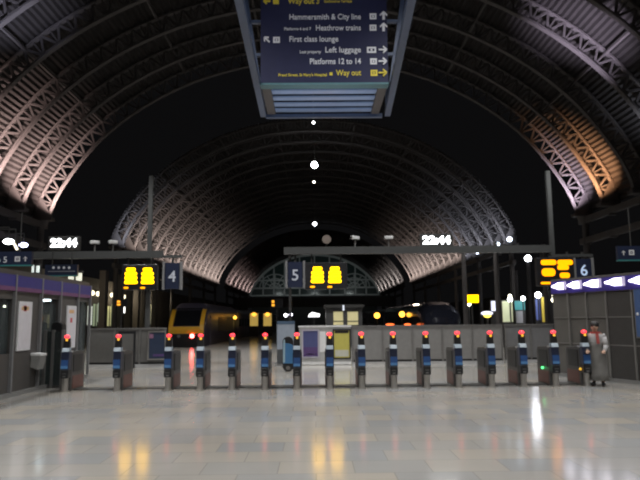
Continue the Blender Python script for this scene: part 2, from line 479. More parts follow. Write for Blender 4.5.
MB().cyl((0, -.03, .13), (0, -.02, .13), .07, n=16).build('speaker', DSTEEL, t)

# ------------------------------------------------------------------ gantry beams, masts, displays, platform numbers
GYY = 24.0
GREYB = mat('gantry_grey', (.055, .057, .057), .5)
def beam(px0, px1, py0, py1, label):
    a = at(px0, py0, GYY); b = at(px1, py1, GYY)
    t = thing('gantry', label, 'gantry', (0, GYY, 0))
    d = Vector((b.x-a.x, 0, 0))
    MB().span(a.x, b.x, -.12, .12, a.z-.14, a.z+.14).build('crossbeam', GREYB, t)
    return t, a.z
tL, zL = beam(30, 163, 255.5, 252, 'left grey gantry beam with tall mast, over the left barrier')
tR, zR = beam(284, 550, 251, 248, 'long grey gantry beam with tall mast, over the black train')
def mast(px, py, par):
    a = at(px, py, GYY+.2)
    MB().span(a.x-.08, a.x+.08, .13, .29, 0, a.z).build('mast', GREYB, par)
    MB().span(a.x-.16, a.x+.16, .06, .36, 0, .04).build('base_plate', DSTEEL, par)
mast(151.5, 176, tL); mast(547.5, 171, tR)
a = at(290, 300, GYY+.2)
MB().span(a.x-.05, a.x+.05, .3, .42, 0, zR).build('post', DARK, tR)
MB().span(a.x-.05, a.x+.05, .1, .42, zR-.1, zR).build('post_arm', DARK, tR)
YLED = mat('yellow_led', (1, .8, 0), .4, emit=4, ecol=(1, .5, .0))
OLED = mat('orange_led', (1, .5, 0), .4, emit=1.7, ecol=(1, .3, .0))
def led(px0, px1, py0, py1, label, rows, m, beam_z, Y=GYY, group='departure displays on the gantry'):
    a = at(px0, py1, Y); b = at(px1, py0, Y)
    t = thing('departure_display', label, 'display', ((a.x+b.x)/2, Y, a.z), 0, group)
    w_ = (b.x-a.x)/2; h = b.z-a.z; ox = -(a.x+b.x)/2
    MB().span(-w_, w_, -.1, .15, 0, h).build('housing', BLACK, t, .02)
    for k in (-1, 1): MB().span(k*w_*.7-.03, k*w_*.7+.03, -.03, .03, h, max(h+.02, beam_z-.14-a.z)).build('hanger', DARK, t)
    for (u0, u1, v0, v1, mm) in rows:      # pixel boxes of each glowing line of text
        p = at(u0, v1, Y); q = at(u1, v0, Y); z0 = p.z-a.z; z1 = q.z-a.z; r = (z1-z0)*.42
        xa, xb = p.x+ox, q.x+ox
        pts = []
        for cx, cz, s0 in ((xb-r, z1-r, 0), (xa+r, z1-r, 1), (xa+r, z0+r, 2), (xb-r, z0+r, 3)):
            for k in range(5): q_ = PI/2*(s0+k/4); pts.append((cx+r*math.cos(q_), cz+r*math.sin(q_)))
        MB().prism(pts, 'y', -.115, -.1).build('text_row', mm, t)
    return t
def block(cx, y0):
    return [(cx-4.6, cx+4.6, y0, y0+3.5, YLED), (cx-6, cx+6, y0+4.2, y0+7.7, YLED), (cx-6.2, cx+6.2, y0+8.4, y0+11.9, YLED), (cx-6.5, cx+6.5, y0+12.6, y0+16.1, YLED), (cx-7.2, cx-2.6, y0+19, y0+20.9, OLED)]
led(122, 158, 264.5, 290, 'yellow departure display beside platform number 4', block(131.7, 268)+block(148.3, 268), YLED, zL)
led(305.5, 347, 262.5, 289.5, 'yellow departure display beside platform number 5', block(317.5, 267)+block(334.7, 267), YLED, zR)
OR = OLED
led(537, 572.5, 257.5, 286, 'orange departure display beside platform number 6',
    [(540, 555, 260, 265.3, OR), (556.5, 571.5, 260, 265.3, OR), (556.5, 567.5, 265.1, 270.1, OR), (541, 554, 268.5, 276.5, OR), (559, 568.5, 272.8, 278.2, OR), (540, 552, 282, 284.4, OR)], OR, zR)
NUMW = mat('number_pale', (.55, .58, .66), .5); NUMB = mat('number_lit', (.5, .62, .8), .5, emit=.45, ecol=(.55, .7, 1))
SIDEF = mat('sign_edge', (.19, .19, .195), .45)
def number(px0, px1, py0, py1, ch, m, bz, label, size):
    a = at(px0, py1, GYY); b = at(px1, py0, GYY)
    t = thing('platform_number_sign', label, 'sign', ((a.x+b.x)/2, GYY, a.z), 0, 'platform number signs on the gantry'); w_ = (b.x-a.x)/2; h = b.z-a.z
    MB().span(-w_+.06, w_-.06, -.06, .06, 0, h).build('board', NAVY, t)
    for s in (-1, 1): MB().span(s*w_-.04, s*w_+.04, -.09, .09, -.03, h+.05).build('edge_post', SIDEF, t)
    MB().span(-.04, .04, -.03, .03, h, max(h+.03, bz-.14-a.z)).build('hanger', DARK, t)
    text(ch, size, (0, -.064, h*.46), m, t, 'CENTER', 'numeral')
    return t
number(163.5, 181.5, 263, 289, '4', NUMW, zL, 'navy platform number sign reading 4', .62)
number(286.5, 304, 262, 287.5, '5', NUMW, zR, 'navy platform number sign reading 5', .62)
number(575, 591.5, 259, 281, '6', NUMB, zR, 'navy platform number sign reading 6', .62)
# bar holding sign 6 and its display
a = at(548, 252, GYY); b = at(592, 252, GYY)
MB().span(a.x, b.x, -.06, .06, a.z-.2, a.z-.1).build('side_arm', GREYB, tR)
a = at(163, 254, GYY); b = at(182, 254, GYY)
MB().span(a.x, b.x, -.06, .06, zL-.14, zL-.04).build('side_arm', GREYB, tL)
# digital clocks standing on the beams
WLED = mat('white_led', (1, 1, 1), .4, emit=6, ecol=(.95, .98, 1))
for px0, px1, py0, py1, bz, lb in ((49, 80.5, 236.5, 250.5, zL, 'digital clock with white numerals on the left gantry beam'), (420, 452, 234, 247.5, zR, 'digital clock with white numerals on the right gantry beam')):
    a = at(px0, py1, GYY); b = at(px1, py0, GYY); h = b.z-a.z; w_ = (b.x-a.x)/2
    t = thing('digital_clock', lb, 'clock', ((a.x+b.x)/2, GYY, a.z), 0, 'digital clocks')
    MB().span(-w_, w_, -.1, .1, 0, h).build('housing', DARK, t, .015)
    MB().span(-w_*.2, w_*.2, -.05, .05, min(-.01, bz+.14-a.z), 0.02).build('bracket', DARK, t)
    mb = text_bm('22:44', h*.8, 'CENTER', .006, .045)
    xs = [v.co.x for v in mb.bm.verts]; W = max(xs)-min(xs)
    mb.bm.transform(Matrix.Diagonal((w_*1.72/W, 1, 1, 1))); mb.bm.transform(Matrix.Rotation(PI/2, 4, 'X')); mb.bm.transform(Matrix.Translation((0, -.108, h*.5)))
    mb.build('numerals', WLED, t)
# cctv cameras on the beams
cproto = None
for px, py, bz, lb in ((95, 243.5, zL, 'white surveillance camera next to the left clock, over the left beam'), (113, 243, zL, 'white surveillance camera nearer the left mast on the beam'),
                       (355, 242, zR, 'white surveillance camera above the platform 5 display on the beam'), (388.5, 241, zR, 'white surveillance camera left of the right clock on the beam')):
    a = at(px, py, GYY); loc = (a.x, GYY, bz+.14)
    if cproto is None:
        t = thing('surveillance_camera', lb, 'camera', loc, 0, 'surveillance cameras on the beams'); hh = a.z-bz-.14
        MB().cyl((0, 0, 0), (0, 0, hh), .03, n=10).build('stalk', DSTEEL, t)
        o = MB().box((.0, -.02, hh+.05), (.36, .14, .13), rz=.2).build('camera_body', mat('cam_white', (.5, .5, .5), .5), t, .02)
        MB().cyl((-.2, -.06, hh+.05), (-.17, -.055, hh+.05), .05, n=12).build('lens', BLACK, o)
        cproto = t
    else: dup(cproto, loc, lb, (0, .0, .4, -1.2)[len(lb) % 4])
a = at(326.5, 240, GYY)
t = thing('loudspeaker', 'small brown loudspeaker on the beam above the platform 5 display', 'loudspeaker', (a.x, GYY, zR+.14))
MB().cyl((0, 0, 0), (0, 0, .12), .04).build('stalk', DARK, t)
MB().cyl((0, .15, .3), (0, -.15, .3), .1, .18, 16).build('horn', mat('speaker_brown', (.16, .13, .11), .6), t)

# ------------------------------------------------------------------ big hanging direction sign
YF = 11.3
zf = zat(324, 83, YF)
FRM = mat('frame_blue', (.055, .08, .145), .4)
bl = at(260.5, 83, YF); br = at(388.5, 83, YF); SX = (bl.x+br.x)/2; SW = (br.x-bl.x)/2
S = thing('hanging_direction_sign', 'big navy hanging sign with white and yellow directions in a blue-grey frame', 'sign', (SX, YF, zf))
SH = 2.6
MB().span(-SW, SW, 0, .18, 0, SH).build('board', mat('sign_navy', (.018, .02, .06), .5, spec=.25), S)
MB().span(-SW-.01, SW+.01, -.02, .2, -.04, 0).build('lower_edge', mat('teal_edge', (.05, .14, .16), .4), S)
YB = YF*1.165
SO = Vector((SX, YF, zf))
for s, pa, pb, pc, pd in ((-1, 263.5, 240, 259, 246), (1, 387.5, 410.5, 391, 402.5)):
    far = at(pa, 119, YB); d = at(pb, 0, 8.31); near = far+(d-far)*1.9
    far.z = near.z = zf+.02
    MB().bar(far-SO, near-SO, .13, .13).build('side_rail', FRM, S, .01)
    lo = at(pc, 83, YF+.1); hi = at(pd, 0, YF+.1); up = lo+(hi-lo)*4.6
    MB().bar(lo-SO, up-SO, .08, .08).build('hanger_post', FRM, S)
    MB().span(far.x-SX-.04, far.x-SX+.04, YB-YF-.04, YB-YF+.04, .05, SH+.5).build('hanger_post', FRM, S)
    for py in (22, 55):
        a = at((pc+pd)/2-(3 if s < 0 else -3), py, YF+.1).x-SX; z = zat(325, py, YF+.1)-zf; xe = s*SW
        MB().span(min(a, xe), max(a, xe), .06, .14, z-.03, z+.03).build('stub_arm', FRM, S)
MB().span(-1.3, 1.34, YB-YF-.04, YB-YF+.06, -.06, .02).build('end_beam', FRM, S)
lv = MB(); nL = 5; dpt = YB-YF
SLAT = mat('slat_blue', (.26, .35, .55), .35)
for k in range(nL):
    y = .26+(dpt-.4)*k/(nL-1)
    lv.box((0, y, .07), (2*SW-.36, .28, .03), rx=.12)
lv.build('louvre_panel', SLAT, S)
for s in (-1, 1): MB().span(s*(SW-.09)-.09, s*(SW-.09)+.09, .2, dpt-.05, .0, .14).build('louvre_cheek', mat('cheek_brown', (.07, .06, .06), .6), S)
TW = mat('sign_white', (.8, .8, .82), .5); TY = mat('sign_yellow', (.75, .6, .04), .5)
def spos(px, py): p = at(px, py, YF); return (p.x-SX, -.006, p.z-zf)
def mpp(): return YF/F*1.01
def stext(body, pxr, py, wpx, size, m, align='RIGHT'):
    text(body, size*mpp(), spos(pxr, py), m, S, align, 'lettering', wpx*mpp())
def arrow(px, py, ang, m, r=4.2):
    c = spos(px, py); k = r*mpp(); mb = MB()
    R = Matrix.Rotation(-ang, 4, 'Y')
    for p0, p1 in (((-k, 0), (k*.8, 0)), ((k, 0), (k*.1, k*.85)), ((k, 0), (k*.1, -k*.85))):
        mb.bar(R @ Vector((p0[0], 0, p0[1])), R @ Vector((p1[0], 0, p1[1])), .05, .05*.5)
    mb.bm.transform(Matrix.Translation(c)); mb.build('arrow', m, S)
def icon(px, py, m, wpx=7, h=6.5, hole=True):
    c = Vector(spos(px, py)); a = wpx*mpp()/2; b = h*mpp()/2; e = mpp()*1.7
    mb = MB()
    if hole:
        mb.span(-a, a, -.004, .004, -b, -b+e).span(-a, a, -.004, .004, b-e, b).span(-a, -a+e, -.004, .004, -b+e, b-e).span(a-e, a, -.004, .004, -b+e, b-e)
        mb.span(-e*.6, e*.6, -.004, .004, -e*.6, e*.6)
    else: mb.span(-a, a, -.004, .004, -b, b)
    mb.bm.transform(Matrix.Translation(c)); mb.build('pictogram', m, S)
stext('Hammersmith & City line', 361, 17, 75, 8.6, TW); icon(373, 16.5, TW); arrow(383.5, 16, PI/2, TW)
stext('Heathrow trains', 361, 28, 47, 8.6, TW); stext('Platforms 6 and 7', 311, 29, 28, 4.4, TW); icon(373, 27.8, TW); arrow(383.5, 27.5, PI/2, TW)
stext('First class lounge', 289, 39.5, 51, 8.6, TW, 'LEFT'); icon(276.5, 40, TW); arrow(267, 40, PI*.75, TW, 3.6)
stext('Left luggage', 361, 50, 37, 8.6, TW); stext('Lost property', 321, 52, 22, 4.4, TW); icon(371.5, 50, TW, 9.5); arrow(382.5, 50, 0, TW)
stext('Platforms 12 to 14', 361, 61.5, 53, 8.6, TW); icon(373.5, 61.5, TW); arrow(382.5, 61.5, 0, TW)
stext('Way out', 361, 73, 26, 8.6, TY); stext('Praed Street, St Mary\'s Hospital', 327, 75, 50, 4.2, TY); icon(331, 74, TY, 3, 3, False); icon(374, 73, TY); arrow(382.5, 73, 0, TY)
stext('Way out 3', 288, 1.5, 33, 8.6, TY, 'LEFT'); stext('Eastbourne Terrace', 324, 1.5, 29, 4.2, TY, 'LEFT'); icon(276, 1.5, TY, 6, 6); arrow(267, 1.5, PI, TY, 3.4)
lamp('SPOT', 'sign_under_fill', (SX, YF-1.0, 3.9), 110, (.75, .85, 1), (SX, YB-.7, zf), .2, 70, .8)  # unseen spot added to brighten the slats from below
lamp('SPOT', 'sign_face_fill', (SX, YF-6, 7.5), 260, (.9, .92, 1), (SX, YF, zf+.7), .2, 45, .8)  # unseen spot added to brighten the sign face

# ------------------------------------------------------------------ left building (x = -7.3)
LX = -7.3
def lY(px): return F*7.3/(313.6-px)
WL = mat('wall_panel_dark', (.075, .07, .066), .5)
PURS = mat('purple_band', (.042, .038, .2), .45); PINKS = mat('pink_band', (.15, .06, .15), .45)
e0, e1, e2, e3, e4, e5 = 9.0, lY(14.5), lY(41), lY(60), lY(77.5), lY(89.5)
mb = MB()
T = .18
mb.span(LX-T, LX, e0, e1-.0, 0, 1.02).span(LX-T, LX, e0, e1, 2.32, 2.96)       # below and above the first window
mb.span(LX-T, LX, e1, e2, 0, 2.96)
mb.span(LX-T, LX, e2, e3, 2.4, 2.96)
mb.span(LX-T, LX, e3, e4, 0, 2.96)
mb.span(LX-T, LX, e4, e5, 2.4, 2.96)
mb.span(LX-6, LX-T, e5-.18, e5, 0, 2.96)
mb.span(LX-6, LX, e0, e5, 2.96, 3.03)
mb.span(LX-2.6, LX-2.5, e0, e5-.2, 0, 2.96)
struct(mb.build('wall_left', WL))
fs = MB().span(LX, LX+.06, e0, e5, 2.62, 2.9); struct(fs.build('trim_4', PURS))
fs = MB().span(LX, LX+.06, e0, e5, 2.52, 2.62); struct(fs.build('trim_5', PINKS))
mu = MB()
for y in (e1, e2, e3, e4, e5): mu.span(LX, LX+.075, y-.03, y+.03, .1, 2.92)
struct(mu.build('trim_6', SIDEF))
struct(MB().span(LX, LX+.07, e0, e5, 0, .1).build('baseboard_left', mat('skirting', (.2, .2, .195), .4)))
GLASS = mat('dark_glass', (.02, .025, .03), .04, spec=.7, var=0)
TGL = mat('window_glass', (.5, .58, .6), .03, trans=.92, var=0)
for n, (ya, yb, za, zb) in enumerate(((e0, e1, 1.02, 2.32), (e2, e3, .1, 2.4), (e4, e5, .1, 2.4))):
    struct(MB().span(LX-.1, LX-.08, ya, yb, za, zb).build('window_%d' % (n+2), TGL))
WLAMP = mat('white_lamp', (1, 1, 1), .3, emit=12, ecol=(.95, .98, 1))
YLAMP = mat('warm_lamp', (1, .95, .8), .3, emit=9, ecol=(1, .95, .7))
def small_lamp(px, py, Y, r, m, label, sc=(1, 1, 1), name='lamp', group=None, rod=0, rodm=None, cat='lamp'):
    a = at(px, py, Y)
    t = thing(name, label, cat, a, 0, group)
    MB().ball((0, 0, 0), r, sc, 12).build('lamp_globe', m, t, smooth=True)
    if rod: MB().cyl((0, 0, min(0, rod)+(r*.8 if rod > 0 else 0)), (0, 0, max(0, rod)-(0 if rod > 0 else r*.8)), .035, n=8).build('stem', rodm or DARK, t)
    return t
def ceiling_lamp(x, y, z, label, m):
    t = thing('ceiling_lamp', label, 'lamp', (x, y, z), 0, 'ceiling lamps inside the left building')
    MB().cyl((0, 0, -.05), (0, 0, 0), .14, n=16).build('diffuser', m, t); MB().cyl((0, 0, 0), (0, 0, 2.96-z), .17 if z > 2.85 else .03, n=16).build('rim', WHITE, t)
pa = at(8.5, 305.5, 17.3); ceiling_lamp(pa.x, 17.3, pa.z, 'warm ceiling lamp seen through the leftmost window', YLAMP)
pa = at(45.5, 299.5, 18.6); ceiling_lamp(max(pa.x, LX-2.3), 18.6, pa.z, 'white ceiling lamp seen through the glass door bay', WLAMP)
def wall_sheet(pxa, pxb, za, zb, label, red):
    ya, yb = lY(pxa), lY(pxb)
    t = thing('wall_poster', label, 'poster', (LX+.002, (ya+yb)/2, za)); h = zb-za; w_ = (yb-ya)/2
    MB().span(0, .035, -w_, w_, 0, h).build('frame', mat('poster_frame', (.7, .7, .72), .4), t)
    MB().span(.035, .04, -w_+.05, w_-.05, .05, h-.05).build('sheet', mat('poster_sheet', (.66, .64, .68), .5), t)
    MB().span(.04, .043, -w_+.12, w_-.2, h-.22, h-.12).build('header_print', mat('orange_print', (.7, .42, .2), .5), t)
    MB().span(.04, .043, -w_*.35, w_*.1, h*red, h*red+.14).build('red_print', mat('red_print', (.55, .1, .12), .5), t)
wall_sheet(19.5, 32.5, 1.07, 2.28, 'white notice with orange heading on the left wall, nearer poster', .8)
wall_sheet(67.5, 76.5, 1.0, 2.24, 'white notice with a red mark on the left wall, behind the leftmost gate', .6)
y = (lY(33)+lY(42))/2
t = thing('wall_bin', 'small grey wall bin with a white lid, below the nearer notice', 'bin', (LX, y, .5))
MB().prism([(.0, .12), (.2, 0.05), (.26, .4), (0, .42)], 'y', -.17, .17).build('bin_body', mat('bin_grey', (.26, .26, .25), .5), t, .02)
MB().prism([(.0, .42), (.27, .4), (.27, .46), (0, .48)], 'y', -.18, .18).build('lid', WHITE, t, .01)
# glass screen by the leftmost gate, with hooded monitor
sy = 16.6
a = at(43, 385, sy); b = at(61, 385, sy)
t = thing('glass_screen', 'dark glass screen panel with metal posts beside the leftmost gate', 'screen', ((a.x+b.x)/2, sy, 0)); w_ = (b.x-a.x)/2
MB().span(-w_+.05, w_-.05, -.01, .01, .08, 1.5).build('pane', mat('tinted_glass', (.08, .1, .1), .04, trans=.6, var=0), t)
for x in (-w_, -.02, w_): MB().span(x-.035, x+.035, -.035, .035, 0, 1.55).build('post', DSTEEL, t)
MB().span(-w_, w_, -.03, .03, 0.0, .08).build('bottom_rail', DARK, t)
a = at(58.5, 329, sy+.3)
t = thing('monitor', 'black hooded monitor on a post behind the dark glass screen', 'monitor', (a.x, sy+.3, 0))
MB().cyl((0, 0, 0), (0, 0, a.z-.15), .05).cyl((0, 0, 0), (0, 0, .03), .18, n=16).build('post', DARK, t)
MB().prism([(-.17, a.z-.2), (.17, a.z-.17), (.15, a.z+.13), (.02, a.z+.2), (-.15, a.z+.17)], 'y', -.12, .15).build('housing', BLACK, t, .02)
# hanging signs over the left building
def dsign(px0, px1, py0, py1, Y, label, hang=1.2):
    a = at(px0, py1, Y); b = at(px1, py0, Y)
    t = thing('direction_sign', label, 'sign', ((a.x+b.x)/2, Y, a.z)); w_ = (b.x-a.x)/2; h = b.z-a.z
    MB().span(-w_, w_, 0, .12, 0.04, h).build('board', NAVY, t)
    MB().span(-w_, w_, -.005, .125, 0, .04).build('edge_strip', mat('teal_strip', (.04, .2, .2), .4), t)
    for s in (-1, 1): MB().cyl((s*w_*.6, .06, h), (s*w_*.6, .06, h+hang), .02, n=8).build('hanger', DARK, t)
    return t, (a.x+b.x)/2, a.z
def sgn_icon(t, cx, cz, px, py, Y, kind, m, r=3.0):
    p = at(px, py, Y); k = r*Y/F; c = Vector((p.x-cx, -.005, p.z-cz)); mb = MB()
    if kind == 'box': mb.span(-k, k, -.004, .004, -k, -k*.5).span(-k, k, -.004, .004, k*.5, k).span(-k, -k*.5, -.004, .004, -k*.5, k*.5).span(k*.5, k, -.004, .004, -k*.5, k*.5).span(-k*.2, k*.2, -.004, .004, -k*.2, k*.2)
    elif kind == 'up': mb.bar((0, 0, -k), (0, 0, k*.8), k*.45, .008).bar((0, 0, k), (-k*.8, 0, k*.1), k*.45, .008).bar((0, 0, k), (k*.8, 0, k*.1), k*.45, .008)
    elif kind == 'dot': mb.ball((0, 0, 0), k, (1, .05, 1), 12)
    mb.bm.transform(Matrix.Translation(c)); mb.build('arrow' if kind == 'up' else 'pictogram', m, t)
t, cx, cz = dsign(-34, 32, 251.5, 266.5, 18, 'navy direction sign with arrow and numeral 5, above the left purple band')
p = at(7.5, 260, 18); text('1 to 5', .26, (p.x-cx, -.006, p.z-cz), TW, t, 'RIGHT'); sgn_icon(t, cx, cz, 17.5, 259, 18, 'box', WHITE, 2.6); sgn_icon(t, cx, cz, 25.5, 259, 18, 'up', WHITE, 2.4)
t, cx, cz = dsign(44.5, 77.5, 264.5, 276.5, 21, 'dark sign with four small white symbols, under the left clock', .5)
for px in (53.5, 58.8, 64, 69.2): sgn_icon(t, cx, cz, px, 267.7, 21, 'dot', TW, 1.3)
p = at(48, 271.8, 21); q = at(75, 270.9, 21); MB().span(p.x-cx, q.x-cx, -.01, 0, p.z-cz, q.z-cz).build('underline', mat('dim_white', (.3, .3, .32), .5), t)
t, cx, cz = dsign(618.5, 690, 245.5, 261, 18, 'navy direction sign with arrow, above the right wall at the frame edge')
sgn_icon(t, cx, cz, 623.5, 253, 18, 'up', WHITE, 2.2); sgn_icon(t, cx, cz, 631.5, 252.5, 18, 'box', WHITE, 2.6)

# ------------------------------------------------------------------ right building (oblique wall)
R0 = Vector((7.38, 18.6)); R1 = Vector((9.55, 13.0)); RDIR = (R1-R0).normalized(); RLEN = (R1-R0).length; RANG = math.atan2(RDIR.y, RDIR.x)
# local frame: x along the wall from the far end to the near end, y into the building is +  (normal to the concourse is -y)
MR = Matrix.Translation((R0.x, R0.y, 0)) @ Matrix.Rotation(RANG, 4, 'Z')
def rwall(mb, name, m, par=None):
    o = mb.build(name, m, par); o.matrix_world = MR if par is None else o.matrix_world; return o
def rs(px, py=320):   # position along the wall seen at a pixel column
    d = ROT @ Vector(((px-320)/F, (240-py)/F, -1)); D = Vector((d.x, d.y))
    det = D.x*(-RDIR.y)+RDIR.x*D.y
    return (D.x*R0.y-D.y*R0.x)/det*1.0 if False else (R0.x*D.y-R0.y*D.x)/(D.x*RDIR.y-D.y*RDIR.x)
WR = mat('right_panel', (.10, .094, .086), .55, var=.2, scale=2)
struct(rwall(MB().span(0, RLEN, 0, .2, 0, 2.85).span(0, RLEN, -.05, 4, 2.85, 2.92).span(0, .2, .2, 4, 0, 2.85), 'wall_right', WR))
sd = [rs(570), rs(588), rs(608), rs(634)]
struct(rwall(MB().span(sd[2], RLEN, -.02, 0, .1, 2.5), 'trim_7', mat('right_panel_dark', (.045, .042, .04), .55)))
mu = MB()
for s in sd: mu.span(s-.025, s+.025, -.05, 0, .1, 2.56)
mu.span(0, RLEN, -.03, 0, 1.74, 1.77).span(0, RLEN, -.03, 0, .98, 1.01)
struct(rwall(mu, 'trim_8', mat('mullion', (.16, .155, .145), .45)))
struct(rwall(MB().span(0, RLEN, -.06, 0, 0, .1), 'baseboard_right', mat('skirting', (.2, .2, .195), .4)))
struct(rwall(MB().span(0, RLEN, -.07, 0, 2.48, 2.85), 'trim_9', mat('violet_band', (.05, .035, .24), .4)))
TUBE = mat('tube_light', (1, 1, 1), .3, emit=5, ecol=(.95, .9, 1))
tlab = ['strip light at the far end of the violet band, right wall', 'second strip light from the far end of the violet band', 'middle strip light on the violet band, left of the tall bar', 'largest strip light in view on the violet band, right of the tall bar', 'strip light at the frame edge on the violet band']
ints = [(556, 570), (571.5, 586), (588, 606), (609.5, 630), (634, 655)]
for k, (pa, pb) in enumerate(ints):
    s0, s1 = rs(pa), rs(pb)
    t = thing('strip_light', tlab[k], 'light', MR @ Vector((s0, -.08, 2.7)), RANG, 'strip lights on the right wall')
    L = s1-s0
    MB().prism([(.02, -.02), (L*.25, -.05), (L*.5, -.1), (L*.88, -.1), (L*.88, .1), (L*.5, .1), (L*.25, .05), (.02, .02)], 'y', -.03, .01).build('tube', TUBE, t)
    MB().span(L*.89, L*.99, -.04, .01, -.12, .13).build('end_cap', mat('lilac_cap', (.5, .45, .6), .4, emit=.35, ecol=(.8, .7, 1)), t)
# blue screen at frame edge
s0 = rs(636.5)
t = thing('blue_poster', 'tall blue poster at the right frame edge', 'poster', MR @ Vector((s0, -.025, 1.2)), RANG)
MB().span(0, .9, -.03, 0, 0, 1.35).build('frame', DSTEEL, t); MB().span(.03, .87, -.036, -.03, .04, 1.31).build('sheet', mat('poster_blue', (.06, .11, .25), .4), t)
MB().ball((.1, -.04, .62), .04, (1, .3, 1)).build('logo_mark', WHITE, t)

# ------------------------------------------------------------------ person at the right-hand gate
def person(loc, rz):
    t = thing('person', 'dark-haired person in a white top, red scarf and long grey coat by the rightmost gate', 'person', loc, rz)
    bm = bmesh.new(); V = {}; lay = bm.verts.layers.skin.verify()
    def v(k, p, r, root=False):
        x = bm.verts.new(p); V[k] = x; x[lay].radius = (r, r) if not isinstance(r, tuple) else r; x[lay].use_root = root; return x
    def e(*ks):
        for a, b in zip(ks, ks[1:]): bm.edges.new((V[a], V[b]))
    # the figure faces -Y; leans forward a little
    v('pelvis', (0, .02, .88), (.15, .11), True); v('belly', (0, .0, 1.03), (.13, .1)); v('chest', (0, -.04, 1.2), (.155, .11)); v('upper', (0, -.06, 1.3), (.12, .09)); v('neck', (0, -.09, 1.38), .052)
    v('jaw', (0, -.125, 1.45), .068); v('head', (0, -.135, 1.52), (.078, .092)); v('crown', (0, -.125, 1.58), .07)
    e('pelvis', 'belly', 'chest', 'upper', 'neck', 'jaw', 'head', 'crown')
    v('nose', (0, -.235, 1.5), .014); e('head', 'nose')
    for s, n in ((1, 'l'), (-1, 'r')):
        v('ear'+n, (s*.09, -.125, 1.5), .018); e('head', 'ear'+n)
        v('sh'+n, (s*.17, -.05, 1.28), .062); v('el'+n, (s*.235, -.09, 1.02), .046); v('wr'+n, (s*.2, -.27, .9), .033); v('pm'+n, (s*.185, -.34, .885), .036)
        e('upper', 'sh'+n, 'el'+n, 'wr'+n, 'pm'+n)
        for k, (dx, ln) in enumerate(((-.03, .07), (-.01, .08), (.01, .075), (.028, .06))):
            v('f%d' % k+n, (s*.185+dx, -.375, .885), .011); v('g%d' % k+n, (s*.185+dx, -.375-ln*.6, .87), .01); v('h%d' % k+n, (s*.185+dx, -.375-ln*.8, .84), .009); e('pm'+n, 'f%d' % k+n, 'g%d' % k+n, 'h%d' % k+n)
        v('t0'+n, (s*.145, -.33, .885), .012); v('t1'+n, (s*.125, -.37, .87), .01); e('pm'+n, 't0'+n, 't1'+n)
        v('hp'+n, (s*.09, .02, .82), .1); v('kn'+n, (s*.1, .0, .46), .062); v('an'+n, (s*.105, .03, .1), .042); v('ft'+n, (s*.11, -.06, .05), (.045, .04)); v('to'+n, (s*.115, -.16, .035), (.042, .03))
        e('pelvis', 'hp'+n, 'kn'+n, 'an'+n, 'ft'+n, 'to'+n)
    me = bpy.data.meshes.new('body'); bm.to_mesh(me); bm.free()
    o = bpy.data.objects.new('body', me); C.objects.link(o); o.parent = t
    me.materials.append(mat('skin', (.45, .28, .2), .6))
    sk = o.modifiers.new('skin', 'SKIN'); sk.use_smooth_shade = True
    sb = o.modifiers.new('sub', 'SUBSURF'); sb.levels = 2; sb.render_levels = 2
    def tube(rings, name, m, n=20):
        R = []
        for (c, rx, ry) in rings: R.append([(c[0]+rx*math.cos(2*PI*k/n), c[1]+ry*math.sin(2*PI*k/n), c[2]) for k in range(n)])
        return MB().loft(R).build(name, m, t, smooth=True)
    tube([((0, -.09, 1.375), .065, .065), ((0, -.07, 1.34), .12, .1), ((0, -.06, 1.29), .215, .135), ((0, -.04, 1.18), .2, .155), ((0, -.01, 1.05), .18, .15), ((0, 0, .98), .18, .15)], 'white_top', mat('white_cloth', (.4, .39, .39), .8))
    tube([((0, -.02, 1.12), .188, .16), ((0, 0, 1.0), .185, .165), ((0, .02, .86), .215, .18), ((0, .03, .6), .235, .2), ((0, .03, .3), .25, .21), ((0, .03, .14), .255, .215)], 'coat', mat('grey_cloth', (.17, .165, .155), .85))
    for s in (1, -1):
        R = []
        pts = [Vector((s*.15, -.05, 1.3)), Vector((s*.19, -.06, 1.24)), Vector((s*.235, -.09, 1.02)), Vector((s*.205, -.25, .915))]
        sl = MB()
        for a, b, ra, rb in zip(pts, pts[1:], (.075, .075, .062), (.075, .062, .046)): sl.cyl(a, b, ra, rb, 14); sl.ball(b, rb, n=12)
        sl.build('sleeve', mat('white_cloth', (.4, .39, .39), .8) if s > 0 else mat('grey_cloth', (.17, .165, .155), .85), t, smooth=True)
    sc = MB()
    for k in range(16):
        a0, a1 = 2*PI*k/16, 2*PI*(k+1)/16
        sc.bar((.1*math.cos(a0), -.075+.085*math.sin(a0), 1.36), (.1*math.cos(a1), -.075+.085*math.sin(a1), 1.36), .05, .05)
    sc.bar((.05, -.2, 1.35), (.07, -.215, 1.08), .08, .03)
    sc.build('scarf', mat('red_cloth', (.4, .08, .07), .85), t)
    hr = MB().ball((0, -.105, 1.555), .108, (1.0, 1.1, .95), 16).ball((0, -.04, 1.5), .09, (1, .8, 1.3), 14); hr.build('hair', mat('dark_hair', (.012, .01, .009), .6), t, smooth=True)
    for s in (1, -1): MB().ball((s*.032, -.222, 1.525), .011).build('eye', BLACK, t)
    MB().box((0, -.2, 1.455), (.045, .02, .012)).build('mouth', mat('lip', (.35, .12, .1), .6), t)
    for s in (1, -1): MB().ball((s*.115, -.06, .05), .07, (.75, 1.9, .72), 14).build('shoe', BLACK, t, smooth=True)
pp = at(599.5, 384, 15.75)
person((pp.x-.02, 15.75, 0), math.radians(-28))

